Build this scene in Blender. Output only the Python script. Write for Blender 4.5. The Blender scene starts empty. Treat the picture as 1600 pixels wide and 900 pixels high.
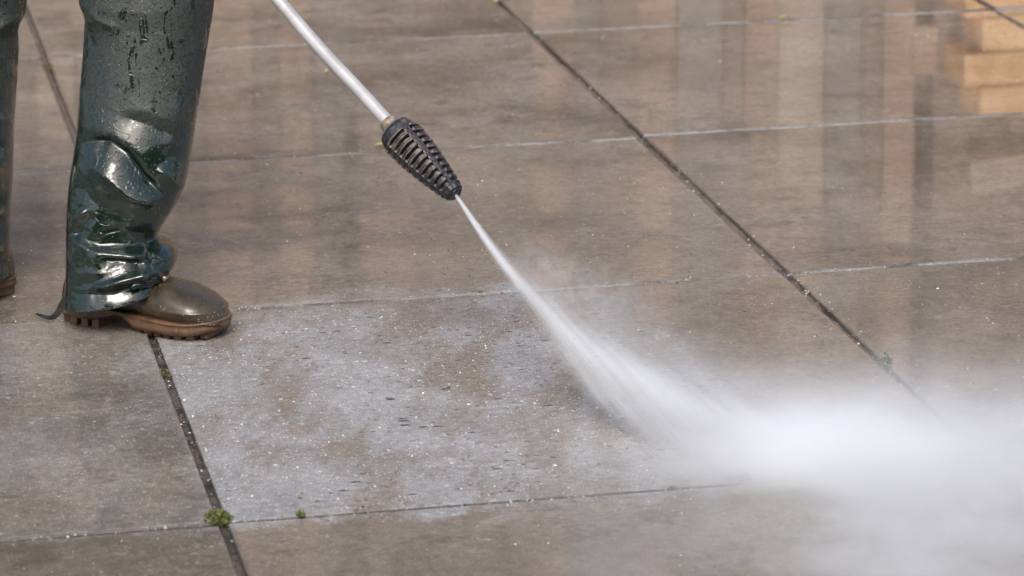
import bpy, bmesh, math, random
import numpy as np
from mathutils import Vector, Matrix, noise as mnoise
random.seed(7); rng = np.random.default_rng(7)
R = math.radians
scn = bpy.context.scene
COL = scn.collection

# ------------------------------------------------------------------ camera
F_PX = 5498.1                                   # focal length in pixels of a 1600 px wide frame
CAM = Vector((-0.53264, -4.61883, 1.64980))
FW = Vector((0.193149, 0.942504, -0.272726)).normalized()
RT = Vector((0.979052, -0.203390, -0.009508)); RT = (RT - FW * RT.dot(FW)).normalized()
UP = RT.cross(FW)
cd = bpy.data.cameras.new('camera'); cam = bpy.data.objects.new('camera', cd); COL.objects.link(cam)
cam.matrix_world = Matrix.Translation(CAM) @ Matrix((RT, UP, -FW)).transposed().to_4x4()
cd.sensor_width = 36.0; cd.lens = F_PX / 1600 * 36.0
cd.clip_start = 0.1; cd.clip_end = 2000
cd.dof.use_dof = True; cd.dof.focus_distance = 5.65; cd.dof.aperture_fstop = 6.5
scn.camera = cam
scn.render.resolution_x, scn.render.resolution_y = 1024, 576

# ------------------------------------------------------------------ light
SUN_EL, SUN_AZ = R(46), R(196)                  # azimuth clockwise from +Y: behind the camera, a little to the left
w = bpy.data.worlds.new('World'); scn.world = w; w.use_nodes = True
wt = w.node_tree; bg = wt.nodes['Background']
sk = wt.nodes.new('ShaderNodeTexSky'); sk.sky_type = 'NISHITA'; sk.sun_disc = False
sk.sun_elevation = SUN_EL; sk.sun_rotation = SUN_AZ
sk.air_density = 1.0; sk.dust_density = 4.5; sk.ozone_density = 1.0
wt.links.new(sk.outputs[0], bg.inputs[0]); bg.inputs[1].default_value = 0.15
sl = bpy.data.lights.new('sun', 'SUN'); sl.energy = 1.0; sl.angle = R(24); sl.color = (1.0, 0.985, 0.97)
so = bpy.data.objects.new('sun', sl); COL.objects.link(so)
sd = Vector((math.sin(SUN_AZ) * math.cos(SUN_EL), math.cos(SUN_AZ) * math.cos(SUN_EL), math.sin(SUN_EL)))
so.rotation_euler = sd.to_track_quat('Z', 'Y').to_euler(); so.location = (0, 0, 12)
scn.view_settings.view_transform = 'Standard'; scn.view_settings.look = 'None'
scn.view_settings.exposure = 0.72; scn.view_settings.gamma = 1.0
cy = scn.cycles
cy.use_denoising = True; cy.max_bounces = 12; cy.volume_bounces = 9; cy.use_adaptive_sampling = True; cy.adaptive_threshold = .03; cy.transparent_max_bounces = 16
cy.volume_step_rate = 1.0; cy.volume_max_steps = 256

# ------------------------------------------------------------------ helpers
def at(px, py, depth):
    """The point seen at photograph pixel (px, py), depth metres along the view axis."""
    return CAM + (FW * F_PX + RT * (px - 800) - UP * (py - 450)) * (depth / F_PX)
def on_ground(px, py, z=0.0):
    d = FW * F_PX + RT * (px - 800) - UP * (py - 450)
    return CAM + d * ((z - CAM.z) / d.z)

def link(name, me, mat=None, parent=None, loc=None):
    o = bpy.data.objects.new(name, me); COL.objects.link(o)
    if mat is not None and me is not None and not me.materials: me.materials.append(mat)
    if parent is not None: o.parent = parent
    if loc is not None: o.location = loc
    return o
def tag(o, label=None, cat=None, group=None, kind=None):
    if label: o['label'] = label
    if cat: o['category'] = cat
    if group: o['group'] = group
    if kind: o['kind'] = kind
    return o
def empty(name, loc=(0, 0, 0)):
    o = bpy.data.objects.new(name, None); COL.objects.link(o); o.location = loc; o.empty_display_size = 0.05
    return o
def mesh(name, verts, faces, smooth=True):
    me = bpy.data.meshes.new(name); me.from_pydata([tuple(v) for v in verts], [], faces); me.update()
    if smooth: me.polygons.foreach_set('use_smooth', [True] * len(me.polygons))
    return me
def grid_faces(nr, nc, wrap=True, off=0):
    fs = []
    for i in range(nr - 1):
        for j in range(nc if wrap else nc - 1):
            k = (j + 1) % nc
            fs.append((off + i * nc + j, off + i * nc + k, off + (i + 1) * nc + k, off + (i + 1) * nc + j))
    return fs
def box(vs, fs, c, s, M=None):
    b = len(vs)
    for dx in (-.5, .5):
        for dy in (-.5, .5):
            for dz in (-.5, .5):
                p = Vector((c[0] + dx * s[0], c[1] + dy * s[1], c[2] + dz * s[2]))
                vs.append(M @ p if M else p)
    for f in ((0, 1, 3, 2), (4, 6, 7, 5), (0, 4, 5, 1), (2, 3, 7, 6), (0, 2, 6, 4), (1, 5, 7, 3)):
        fs.append(tuple(b + i for i in f))
def box_mesh(name, c, s, bevel=0.0):
    vs, fs = [], []; box(vs, fs, c, s); me = mesh(name, vs, fs, False)
    if bevel:
        bm = bmesh.new(); bm.from_mesh(me)
        bmesh.ops.recalc_face_normals(bm, faces=bm.faces)
        bmesh.ops.bevel(bm, geom=bm.edges[:], offset=bevel, segments=2, affect='EDGES', profile=.6)
        bm.to_mesh(me); bm.free()
    return me
def tube(path, rads, n=20, caps=True):
    """Swept tube along a list of points."""
    vs, fs = [], []; path = [Vector(p) for p in path]
    up = Vector((0, 0, 1)); m = len(path)
    for i, p in enumerate(path):
        t = (path[min(i + 1, m - 1)] - path[max(i - 1, 0)]).normalized()
        a = t.cross(up)
        if a.length < 1e-4: a = Vector((1, 0, 0))
        a.normalize(); b = t.cross(a)
        for j in range(n):
            th = 2 * math.pi * j / n
            vs.append(p + (a * math.cos(th) + b * math.sin(th)) * rads[i])
    fs = grid_faces(m, n)
    if caps:
        fs.append(tuple(range(n - 1, -1, -1))); fs.append(tuple((m - 1) * n + j for j in range(n)))
    return vs, fs

# ------------------------------------------------------------------ node building
class Nt:
    def __init__(s, name, clear=True):
        s.m = bpy.data.materials.new(name); s.m.use_nodes = True; s.t = s.m.node_tree
        s.t.nodes.clear(); s.out = s.t.nodes.new('ShaderNodeOutputMaterial')
    def n(s, typ, **kw):
        nd = s.t.nodes.new(typ)
        for k, v in kw.items(): setattr(nd, k, v)
        return nd
    def put(s, sock, v):
        if isinstance(v, X): s.t.links.new(v.s, sock)
        elif isinstance(v, (tuple, list)) and sock.type == 'RGBA' and len(v) == 3: sock.default_value = (*v, 1)
        else: sock.default_value = v
    def math(s, op, *a, clamp=False):
        nd = s.n('ShaderNodeMath', operation=op, use_clamp=clamp)
        for i, v in enumerate(a): s.put(nd.inputs[i], v)
        return X(s, nd.outputs[0])
    def vmath(s, op, *a, out=0):
        nd = s.n('ShaderNodeVectorMath', operation=op)
        for i, v in enumerate(a):
            sock = nd.inputs['Scale'] if (op == 'SCALE' and i == 1) else nd.inputs[i]
            s.put(sock, v)
        return X(s, nd.outputs[out])
    def pos(s): return X(s, s.n('ShaderNodeNewGeometry').outputs['Position'])
    def geo(s, o): return X(s, s.n('ShaderNodeNewGeometry').outputs[o])
    def tc(s, o): return X(s, s.n('ShaderNodeTexCoord').outputs[o])
    def xyz(s, v):
        nd = s.n('ShaderNodeSeparateXYZ'); s.put(nd.inputs[0], v); return [X(s, o) for o in nd.outputs]
    def comb(s, x, y, z):
        nd = s.n('ShaderNodeCombineXYZ')
        for i, v in enumerate((x, y, z)): s.put(nd.inputs[i], v)
        return X(s, nd.outputs[0])
    def noise(s, vec, scale=1., detail=3., rough=.5, dist=0., color=False):
        nd = s.n('ShaderNodeTexNoise'); s.put(nd.inputs['Vector'], vec)
        nd.inputs['Scale'].default_value = scale; nd.inputs['Detail'].default_value = detail
        nd.inputs['Roughness'].default_value = rough; nd.inputs['Distortion'].default_value = dist
        return X(s, nd.outputs[1 if color else 0])
    def vor(s, vec, scale, feature='F1', out='Distance', rnd=1.):
        nd = s.n('ShaderNodeTexVoronoi', feature=feature); s.put(nd.inputs['Vector'], vec)
        nd.inputs['Scale'].default_value = scale; nd.inputs['Randomness'].default_value = rnd
        return X(s, nd.outputs[out])
    def vor2(s, vec, scale, rnd=1.):
        nd = s.n('ShaderNodeTexVoronoi'); s.put(nd.inputs['Vector'], vec)
        nd.inputs['Scale'].default_value = scale; nd.inputs['Randomness'].default_value = rnd
        return X(s, nd.outputs['Distance']), X(s, nd.outputs['Color'])
    def ss(s, v, a, b):            # smoothstep from a to b (a may exceed b)
        nd = s.n('ShaderNodeMapRange', interpolation_type='SMOOTHSTEP'); s.put(nd.inputs[0], v)
        if a <= b: lo, hi, t0, t1 = a, b, 0., 1.
        else: lo, hi, t0, t1 = b, a, 1., 0.
        nd.inputs[1].default_value = lo; nd.inputs[2].default_value = hi
        nd.inputs[3].default_value = t0; nd.inputs[4].default_value = t1
        return X(s, nd.outputs[0])
    def mix(s, f, a, b, mode='MIX'):
        nd = s.n('ShaderNodeMix', data_type='RGBA', blend_type=mode, clamp_factor=True)
        s.put(nd.inputs[0], f); s.put(nd.inputs[6], a); s.put(nd.inputs[7], b)
        return X(s, nd.outputs[2])
    def lerp(s, f, a, b):
        nd = s.n('ShaderNodeMix', data_type='FLOAT'); s.put(nd.inputs[0], f); s.put(nd.inputs[2], a); s.put(nd.inputs[3], b)
        return X(s, nd.outputs[0])
    def bump(s, h, strength=1., dist=.001, normal=None):
        nd = s.n('ShaderNodeBump'); s.put(nd.inputs['Height'], h); s.put(nd.inputs['Strength'], strength)
        s.put(nd.inputs['Distance'], dist)
        if normal is not None: s.put(nd.inputs['Normal'], normal)
        return X(s, nd.outputs[0])
    def pbr(s, **kw):
        nd = s.n('ShaderNodeBsdfPrincipled')
        for k, v in kw.items(): s.put(nd.inputs[k.replace('_', ' ')], v)
        s.t.links.new(nd.outputs[0], s.out.inputs['Surface']); return nd
class X:
    def __init__(s, nt, sock): s.nt, s.s = nt, sock
    def __add__(s, o): return s.nt.math('ADD', s, o)
    def __radd__(s, o): return s.nt.math('ADD', o, s)
    def __sub__(s, o): return s.nt.math('SUBTRACT', s, o)
    def __rsub__(s, o): return s.nt.math('SUBTRACT', o, s)
    def __mul__(s, o): return s.nt.math('MULTIPLY', s, o)
    def __rmul__(s, o): return s.nt.math('MULTIPLY', o, s)
    def __truediv__(s, o): return s.nt.math('DIVIDE', s, o)
    def clamp(s): return s.nt.math('ADD', s, 0., clamp=True)

# ------------------------------------------------------------------ materials
SW, SD = 1.12, 1.064                            # slab pitch across and along
def mat_concrete():
    t = Nt('wet_concrete'); P = t.pos(); x, y, z = t.xyz(P)
    ob = t.tc('Object'); lx, ly, lz = t.xyz(ob)
    rnd = X(t, t.n('ShaderNodeObjectInfo').outputs['Random'])
    P2 = t.vmath('ADD', P, t.comb(rnd * 7., rnd * 3., 0.))          # every slab was cast on its own
    big = t.noise(P2, 1.7, 4., .6); med = t.noise(P2, 6., 5., .65); fine = t.noise(P, 70., 4., .65)
    grain = t.noise(t.vmath('MULTIPLY', P, (1., .8, 1.)), 380., 3., .7)
    # washed area: the two slabs already cleaned, ragged where the water has spilled over their edges
    wob = (t.noise(P, 5., 4., .6) - .5)
    ye = y + wob * .16 + t.ss(y, .7, 1.0) * (t.noise(P, 2.6, 2.) - .5) * .30
    m = t.ss(ye, -.045, .0) * t.ss(ye, 1.13, 1.00)
    m = m * t.ss(x + wob * .40 + y * .10, .98, .78)
    for (cx_, cy_, rx_, ry_) in ((.385, 1.105, .10, .055), (.525, 1.085, .11, .035), (.62, 1.08, .08, .04), (.24, 1.075, .12, .03)):   # overspray past the far joint, its pale mist haze painted into the colour
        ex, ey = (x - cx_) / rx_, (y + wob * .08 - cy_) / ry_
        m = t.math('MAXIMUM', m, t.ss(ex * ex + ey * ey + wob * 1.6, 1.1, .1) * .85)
    left = t.ss(x, .02, -.02)
    dirtleft = t.ss(t.noise(P, 3.2, 4., .6, .4), .50, .66)
    m = m * (1. - left * .62) * (1. - dirtleft * .5)
    dirty = t.mix(t.ss(big, .32, .68), (.074, .060, .043), (.200, .171, .137))
    dirty = t.mix(t.ss(med, .42, .68) * .6, dirty, (.230, .199, .162))
    dirty = t.mix(t.ss(t.noise(t.vmath('MULTIPLY', P2, (1., 1.3, 1.)), 11., 6., .72, .3), .50, .66) * .60, dirty, (.070, .054, .042))
    alg = t.ss(t.noise(P, 2.3, 3., .6, .3), .54, .72)
    dirty = t.mix((alg * .38 + t.ss(y, .1, -.1) * .55 + t.ss(x, .5, .9) * t.ss(y, 1.2, .8) * .35).clamp(), dirty, (.098, .078, .046))
    dirty = t.mix(t.ss(rnd, .15, .95) * .42, dirty, (.205, .174, .138))
    clean = t.mix(t.ss(med, .3, .7), (.212, .208, .200), (.302, .302, .300))
    stain = (t.ss(t.noise(t.vmath('MULTIPLY', t.vmath('ADD', P, t.comb(y * -.28, 0., 0.)), (1., .34, 1.)), 7.5, 4., .60, .2), .43, .62) * .85).clamp()
    clean = t.mix(stain, clean, (.180, .150, .118))
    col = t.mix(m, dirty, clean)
    col = t.mix(.42, col, t.mix(t.ss(fine, .28, .72), (.24, .24, .24), (.76, .76, .76)), 'OVERLAY')
    col = t.mix(.55, col, t.mix(t.ss(grain, .30, .70), (.18, .18, .18), (.82, .82, .82)), 'OVERLAY')
    crk = t.noise(t.vmath('MULTIPLY', P2, (.7, 2.2, 1.)), 16., 5., .7, .8)
    col = t.mix(t.ss(t.math('ABSOLUTE', crk - .5), .030, .006) * t.ss(t.noise(P2, 2.9, 2.), .50, .66) * (1. - m * .8) * .75, col, (.030, .024, .020))
    # washed, paler rims
    edge = t.math('MINIMUM', SW / 2 - t.math('ABSOLUTE', lx), SD / 2 - t.math('ABSOLUTE', ly))
    rim = t.ss(edge + (fine - .5) * .012, .012, .002) * t.ss(t.noise(P, 3.3, 3.), .45, .62) * (.35 + .65 * t.ss(y, .6, .9))
    col = t.mix(rim * .35, col, (.25, .25, .25))
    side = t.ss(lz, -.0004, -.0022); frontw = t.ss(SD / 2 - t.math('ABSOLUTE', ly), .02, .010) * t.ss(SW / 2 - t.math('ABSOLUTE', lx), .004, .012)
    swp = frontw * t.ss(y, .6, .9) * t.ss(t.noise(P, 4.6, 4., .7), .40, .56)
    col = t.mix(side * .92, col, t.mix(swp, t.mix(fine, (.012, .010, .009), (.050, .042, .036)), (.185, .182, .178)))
    # exposed aggregate: pale chips, dark pits
    d1, c1 = t.vor2(P, 190.); r1, g1, b1 = t.xyz(c1)
    s1 = t.ss(d1, .38, .24) * t.ss(r1, .80, .85)
    d2, c2 = t.vor2(P, 75.); r2, g2, b2 = t.xyz(c2)
    s2 = t.ss(d2, .30, .20) * t.ss(r2, .93, .95)
    patch = t.ss(t.noise(P, 3.5, 3.), .42, .62) * .75 + t.ss(x, .35, -.1) * .4
    spk = (t.math('MAXIMUM', s1, s2) * (.28 + m * .80) * (.45 + .55 * patch)).clamp()
    mot = t.noise(P2, 34., 5., .75, .2); col = t.mix((t.ss(mot, .54, .66) * .45 * (1. - m * .6)).clamp(), col, (.045, .036, .029))
    col = t.mix((t.ss(mot, .46, .34) * .30).clamp(), col, (.30, .275, .25))
    col = t.mix(spk * .8, col, t.mix(g1, (.46, .44, .40), (.82, .81, .79)))
    pv = t.vmath('ADD', P, t.comb(3.1, 1.7, 0.))
    def pit(sc, prob, off):
        pd, pc = t.vor2(t.vmath('MULTIPLY', t.vmath('ADD', pv, t.comb(off, off, 0.)), (.72, 1.5, 1.)), sc); pr, pg, pb = t.xyz(pc)
        return t.ss(pg * .22 + .16 - pd - (t.noise(P, 260., 2.) - .5) * .35, -.02, .05) * t.ss(pr, 1. - prob, 1. - prob + .02)
    pits = t.math('MAXIMUM', pit(60., .13, 0.), pit(118., .22, 2.7)) * t.ss(t.noise(pv, 4.2, 3., .6) + t.ss(x, .1, .4) * .10, .50, .60)
    pits = pits * (.12 + .88 * t.ss(m, .35, .7))
    col = t.mix(pits * .92, col, (.018, .016, .016))
    # water film
    wn = t.noise(t.vmath('MULTIPLY', P2, (1., 1.6, 1.)), 3.0, 4., .6)
    wet = t.ss(wn, .38, .56) * (1. - m)
    wet = (wet * .70 + .36 * (1. - m) + m * .08).clamp() * t.lerp(t.ss(y, 1.9, 2.5) * t.ss(x, 1.2, .9), 1., .80)
    rip = t.noise(t.vmath('MULTIPLY', P, (1., 2.2, 1.)), 42., 3., .6)
    pool = t.ss(x + wob * .5, 1.15, 1.35) * t.ss(y + wob * .4, 1.10, 1.55)                  # standing water on the right-hand slabs at the back
    wet = t.math('MAXIMUM', wet, pool)
    rough = t.lerp(wet, .62, .42)
    hb = fine * .5 + grain * .35 + spk * .5 - pits * 1.6
    nb = t.bump(hb, .7, .0022)
    nc = t.bump((rip * .5 + fine * .5) * (1. - pool * .93), .3, .00020)
    crough = t.lerp(t.ss(wn, .34, .56), .17, .055)
    t.pbr(Base_Color=col, Roughness=rough, Normal=nb, Specular_IOR_Level=.4,
          Coat_Weight=wet, Coat_Roughness=t.lerp(pool, crough, .025), Coat_IOR=t.lerp(pool, 1.46, 1.5), Coat_Normal=nc)
    return t.m
def mat_joint():
    t = Nt('wet_joint_soil'); P = t.pos()
    n = t.noise(P, 30., 5., .65)
    col = t.mix(t.ss(n, .30, .62), (.014, .011, .009), (.095, .075, .056)); col = t.mix(t.ss(P and t.xyz(P)[1], .95, 1.6) * .45, col, (.13, .105, .08)); col = t.mix(t.ss(t.xyz(P)[0], .5, .8) * t.ss(t.noise(P, 9., 4., .7), .42, .58) * .6, col, (.16, .13, .10))
    t.pbr(Base_Color=col, Roughness=.55, Normal=t.bump(t.noise(P, 120., 3.), .8, .006), Coat_Weight=.4, Coat_Roughness=.2)
    return t.m
def mat_pvc():
    t = Nt('green_waterproof_fabric'); P = t.pos(); x, y, z = t.xyz(P)
    # drier, spray-misted cloth above the knee, running wet below
    fog = t.ss(z + (t.noise(P, 14., 4., .6) - .5) * .16, .27, .40)
    runs = t.math('MAXIMUM', t.ss(t.noise(t.vmath('MULTIPLY', P, (1., 1., .50)), 30., 4., .62, .9), .575, .592), t.ss(t.noise(P, 95., 3., .6), .63, .65))
    drops, dc = t.vor2(P, 170.); dr, dg, db = t.xyz(dc)
    bead = t.ss(drops, .34, .20) * t.ss(dr, .72, .78)
    fogm = (fog * (1. - runs) * (1. - bead * .8)).clamp()
    n = t.noise(P, 22., 5., .65)
    col = t.mix(n, (.0022, .0075, .0048), (.0050, .0155, .0095))
    col = t.mix(fogm * t.ss(t.noise(P, 240., 4., .7), .35, .62), col, (.034, .042, .037))
    grit = t.ss(t.vor(P, 210.), .17, .10) * t.ss(t.noise(P, 16., 2.), .52, .62)
    col = t.mix(grit, col, (.34, .27, .17))
    rough = t.lerp(fogm, .15, .60)
    h = t.noise(P, 38., 3., .55) * .42 + t.noise(P, 420., 2.) * .10 + t.noise(P, 130., 3., .6) * .16 + bead * .35 + t.ss(t.math('ABSOLUTE', t.noise(P, 17., 3., .6, .8) - .5), .02, .0) * .28
    t.pbr(Base_Color=col, Roughness=rough, Normal=t.bump(h, .5, .0030), Specular_IOR_Level=.55,
          Coat_Weight=t.lerp(fogm, .5, .0), Coat_Roughness=.10)
    return t.m
def mat_rubber(name, c0, c1, mud, rough=.24, gritamt=1.):
    t = Nt(name); P = t.pos()
    n = t.noise(P, 26., 5., .65)
    col = t.mix(t.ss(n, .3, .7), c0, c1)
    col = t.mix(t.ss(t.noise(P, 11., 4., .6), .52, .75) * .6, col, mud)
    gd, gc = t.vor2(P, 330.); gr, gg, gb = t.xyz(gc)
    grit = t.ss(gd, .34, .2) * t.ss(gr, .86, .90) * t.ss(t.noise(P, 24., 2.), .34, .52) * gritamt
    col = t.mix(grit, col, t.mix(gg, (.45, .30, .18), (.55, .55, .48)))
    h = t.noise(P, 60., 5., .7) * 1.4 + grit * .9
    t.pbr(Base_Color=col, Roughness=t.lerp(t.ss(n, .35, .7), rough, rough + .22), Normal=t.bump(h, .35, .0018),
          Coat_Weight=.45 * gritamt, Coat_Roughness=.16)
    return t.m
def mat_guard():
    t = Nt('dirty_black_rubber'); P = t.pos(); pt = t.geo('Pointiness')
    n = t.noise(P, 120., 4., .65)
    back = X(t, t.n('ShaderNodeAttribute', attribute_name='along').outputs['Fac'])
    worn = (t.ss(pt, .50, .56) * t.ss(n, .30, .60)) * t.ss(back, 1.05, .35)
    col = t.mix(t.ss(n, .3, .7), (.006, .007, .010), (.016, .018, .024))
    col = t.mix((worn * .85).clamp(), col, (.33, .26, .20))
    col = t.mix(t.ss(t.noise(P, 45., 3.), .56, .70) * t.ss(back, .7, .0) * .6, col, (.16, .12, .09))
    t.pbr(Base_Color=col, Roughness=.46, Normal=t.bump(n, .5, .0014), Coat_Weight=.14, Coat_Roughness=.2)
    return t.m
def mat_simple(name, c0, c1, rough=.5, scale=30., metal=0., bs=.3, bd=.001, coat=0., **kw):
    t = Nt(name); P = t.pos(); n = t.noise(P, scale, 5., .6)
    t.pbr(Base_Color=t.mix(t.ss(n, .3, .7), c0, c1), Roughness=rough, Metallic=metal,
          Normal=t.bump(t.noise(P, scale * 3, 3.), bs, bd), Coat_Weight=coat, Coat_Roughness=.15, **kw)
    return t.m

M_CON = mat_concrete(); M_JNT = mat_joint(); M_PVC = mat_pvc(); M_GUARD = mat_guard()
M_BOOT = mat_rubber('olive_brown_rubber', (.026, .019, .0075), (.048, .034, .014), (.060, .038, .018), .31)
M_SOLE = mat_rubber('tan_rubber', (.062, .034, .019), (.160, .084, .045), (.042, .026, .015), .45, .35)
M_PIPE = mat_simple('scuffed_metal_pipe', (.47, .455, .44), (.60, .59, .57), .36, 22., .45, .3, .0008)
M_COLLAR = mat_simple('muddy_brass', (.16, .12, .085), (.36, .30, .24), .5, 140., .3, .8, .002)
M_SNAP = mat_simple('dull_snap', (.10, .075, .06), (.22, .18, .16), .35, 200., .7)
M_MOSS = mat_simple('moss', (.045, .065, .014), (.15, .17, .045), .7, 160.)
M_LEAF = mat_simple('yellow_leaf', (.34, .36, .08), (.50, .48, .14), .45, 60.)

# ------------------------------------------------------------------ setting: ground and paving
gv = [(-60, -30, -.06), (80, -30, -.06), (80, 90, -.06), (-60, 90, -.06)]
tag(link('ground', mesh('ground', gv, [(0, 1, 2, 3)], False), mat_simple('packed_earth', (.07, .058, .046), (.12, .10, .08), .8, 4.)), kind='structure')
NC0, NC1, NR0, NR1 = -3, 5, -3, 8
x0, x1, y0, y1 = NC0 * SW, (NC1 + 1) * SW, NR0 * SD, (NR1 + 1) * SD
n_ = 40
bv, bf = [], []
for i in range(n_ + 1):
    for j in range(n_ + 1):
        bv.append((x0 + (x1 - x0) * j / n_, y0 + (y1 - y0) * i / n_, -.017 + .004 * mnoise.noise((i * .7, j * .7, 0))))
for i in range(n_):
    for j in range(n_):
        a = i * (n_ + 1) + j; bf.append((a, a + 1, a + n_ + 2, a + n_ + 1))
pavement = tag(link('pavement', mesh('pavement_bed', bv, bf), M_JNT), kind='structure')

def slab_mesh(seed, gx=.0100, gy=.0046):
    """One slab: a flat top with a worn, chipped arris and the sides going down into the joint."""
    hx, hy = (SW - gx) / 2, (SD - gy) / 2; per = 160
    ring = []
    for k in range(4):
        for i in range(per):
            u = i / per * 2 - 1
            ring.append(((u * hx, -hy), (hx, u * hy), (-u * hx, hy), (-hx, -u * hy))[k])
    N = len(ring); vs = []
    def jit(p, s, amp):
        n1 = mnoise.noise((p[0] * 14 + seed * 9, p[1] * 14, s)); n2 = mnoise.noise((p[0] * 70 + seed * 5, p[1] * 70, s + 3))
        n3 = mnoise.noise((p[0] * 6, p[1] * 6 + seed * 3, s + 9))
        chip = max(0, n2 - .25) * max(0, n3 + .25) * 3.2
        return amp * (.35 * n1 + .30 * n2 + chip)
    for (rad, zz, amp) in ((-.0075, 0., .0022), (-.0025, -.0009, .0022), (0., -.0042, .0016), (.0, -.05, .0)):
        for p in ring:
            q = Vector((p[0], p[1])); e = jit(p, 1.0, amp)
            sx = (abs(p[0]) / hx) ** 14; sy = (abs(p[1]) / hy) ** 14
            d = Vector((math.copysign(sx, p[0]), math.copysign(sy, p[1])))
            q += d * (rad - max(0, e))
            vs.append((q.x, q.y, zz - (max(0, e) * .25 if zz else 0)))
    fs = [tuple(range(N))]
    for i in range(3):
        for j in range(N):
            k = (j + 1) % N; fs.append((i * N + j, (i + 1) * N + j, (i + 1) * N + k, i * N + k))
    me = mesh('paving_slab', vs, fs, True); me.polygons[0].use_smooth = False
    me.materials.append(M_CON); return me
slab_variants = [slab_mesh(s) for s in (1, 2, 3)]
tilts = {(1, 2): (R(.16), R(-.10)), (1, 3): (R(-.05), R(.05)), (2, 3): (R(.30), R(.2)), (0, 2): (R(.05), R(.12))}
for r in range(NR0, NR1 + 1):
    for c in range(NC0, NC1 + 1):
        s = link('paving_slab', slab_variants[(c * 2 + r) % 3], None, pavement)
        s.location = ((c + .5) * SW, (r + .5) * SD, random.uniform(-.0012, .0012))
        tx, ty = tilts.get((c, r), (random.gauss(0, R(.10)), random.gauss(0, R(.10))))
        s.rotation_euler = (tx, ty, math.pi * ((c + r) % 2) + random.gauss(0, R(.05)))

# ------------------------------------------------------------------ what stands just behind the paving and is mirrored in it
def build_fence():
    YF = 4.75
    m_pink = mat_simple('reddish_board', (.24, .165, .125), (.42, .29, .22), .75, 3.)
    m_brown = mat_simple('brown_board', (.16, .125, .10), (.27, .21, .17), .75, 6.)
    m_grey = mat_simple('weathered_board', (.17, .155, .14), (.26, .235, .21), .8, 6.)
    m_pale = mat_simple('pale_board', (.36, .285, .22), (.47, .38, .31), .7, 6.)
    m_dark = mat_simple('dark_post', (.030, .026, .024), (.055, .048, .043), .7, 6.)
    m_moss = mat_simple('mossy_board', (.20, .22, .12), (.42, .42, .28), .8, 9.)
    fen = tag(empty('board_fence', (1.0, YF, 0)), 'fence of upright boards mirrored in the wet paving', 'fence')
    rr = random.Random(33)
    def part(name, c, sz, m, par=fen, org=(1.0, YF, 0)):
        return link(name, box_mesh(name, (0, 0, 0), sz, .003), m, par, (c[0] - org[0], c[1] - org[1], c[2] - org[2]))
    x = -5.2; k = 0
    while x < 6.4:
        wd = rr.choice((.07, .09, .10, .12, .15)) * rr.uniform(.9, 1.15); u = rr.random(); z0 = .58 if x > 2.70 else rr.uniform(.01, .05)
        h_ = rr.uniform(2.25, 2.40); m = (m_pink if u < .28 else m_brown if u < .60 else m_grey if u < .84 else m_pale if u < .92 else m_brown)
        b = part('board', (x + wd / 2, YF + (.012 if k % 2 else -.012) + rr.uniform(-.002, .002), (z0 + h_) / 2), (wd + .012, .022, h_ - z0), m); b.rotation_euler = (0, rr.gauss(0, .004), 0)
        if rr.random() < .45 and z0 < .5:       # a short patch board nailed over
            part('patch_board', (x + wd / 2, YF - .030, rr.uniform(.35, 1.5)), (wd * 1.05, .018, rr.uniform(.12, .4)), rr.choice((m_dark, m_pale, m_pink, m_grey)))
        x += wd; k += 1
    for px in (-4.0, -2.3, -.75, .93, 2.58, 3.42, 5.6):
        part('post', (px, YF - .045, 1.32), (.034, .05, 1.45), m_dark)
    for pz in (1.05, 1.9): part('rail', (.6, YF + .06, pz), (11.6, .06, .09), m_brown)
    lean = part('plank', (3.35, YF - .09, .74), (1.30, .025, .095), m_pale); lean.rotation_euler = (0, R(5), 0)
    m_b = [mat_simple('orange_brick', (.80, .36, .08), (.92, .48, .15), .8, 14.), mat_simple('buff_brick', (.70, .40, .16), (.84, .54, .27), .8, 14.)]
    m_mo = mat_simple('dark_mortar', (.10, .085, .07), (.16, .14, .12), .9, 20.)
    pl = tag(empty('low_brick_wall', (2.8, YF, 0)), 'low wall of orange bricks with a toothed end mirrored in the wet paving', 'wall')
    shared = {}
    part('mortar', (2.74 + 1.6, YF - .07, .272), (3.2, .20, .543), m_mo, pl, (2.8, YF, 0))
    for r in range(6):
        xs = 2.69 + (0. if r % 2 else -.05); q = 0
        while xs < 5.9:
            ln = .24 if (q or r % 2 == 0) else .145
            kk = (round(ln, 3), rr.random() < .5)
            if kk not in shared: shared[kk] = box_mesh('brick', (0, 0, 0), (ln - .008, .22, .092), .004); shared[kk].materials.append(m_b[kk[1]])
            o = link('brick', shared[kk], None, pl, (xs + ln / 2 - 2.8, -.09 + rr.uniform(-.002, .002), .052 + r * .098)); xs += ln; q += 1
build_fence()
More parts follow.
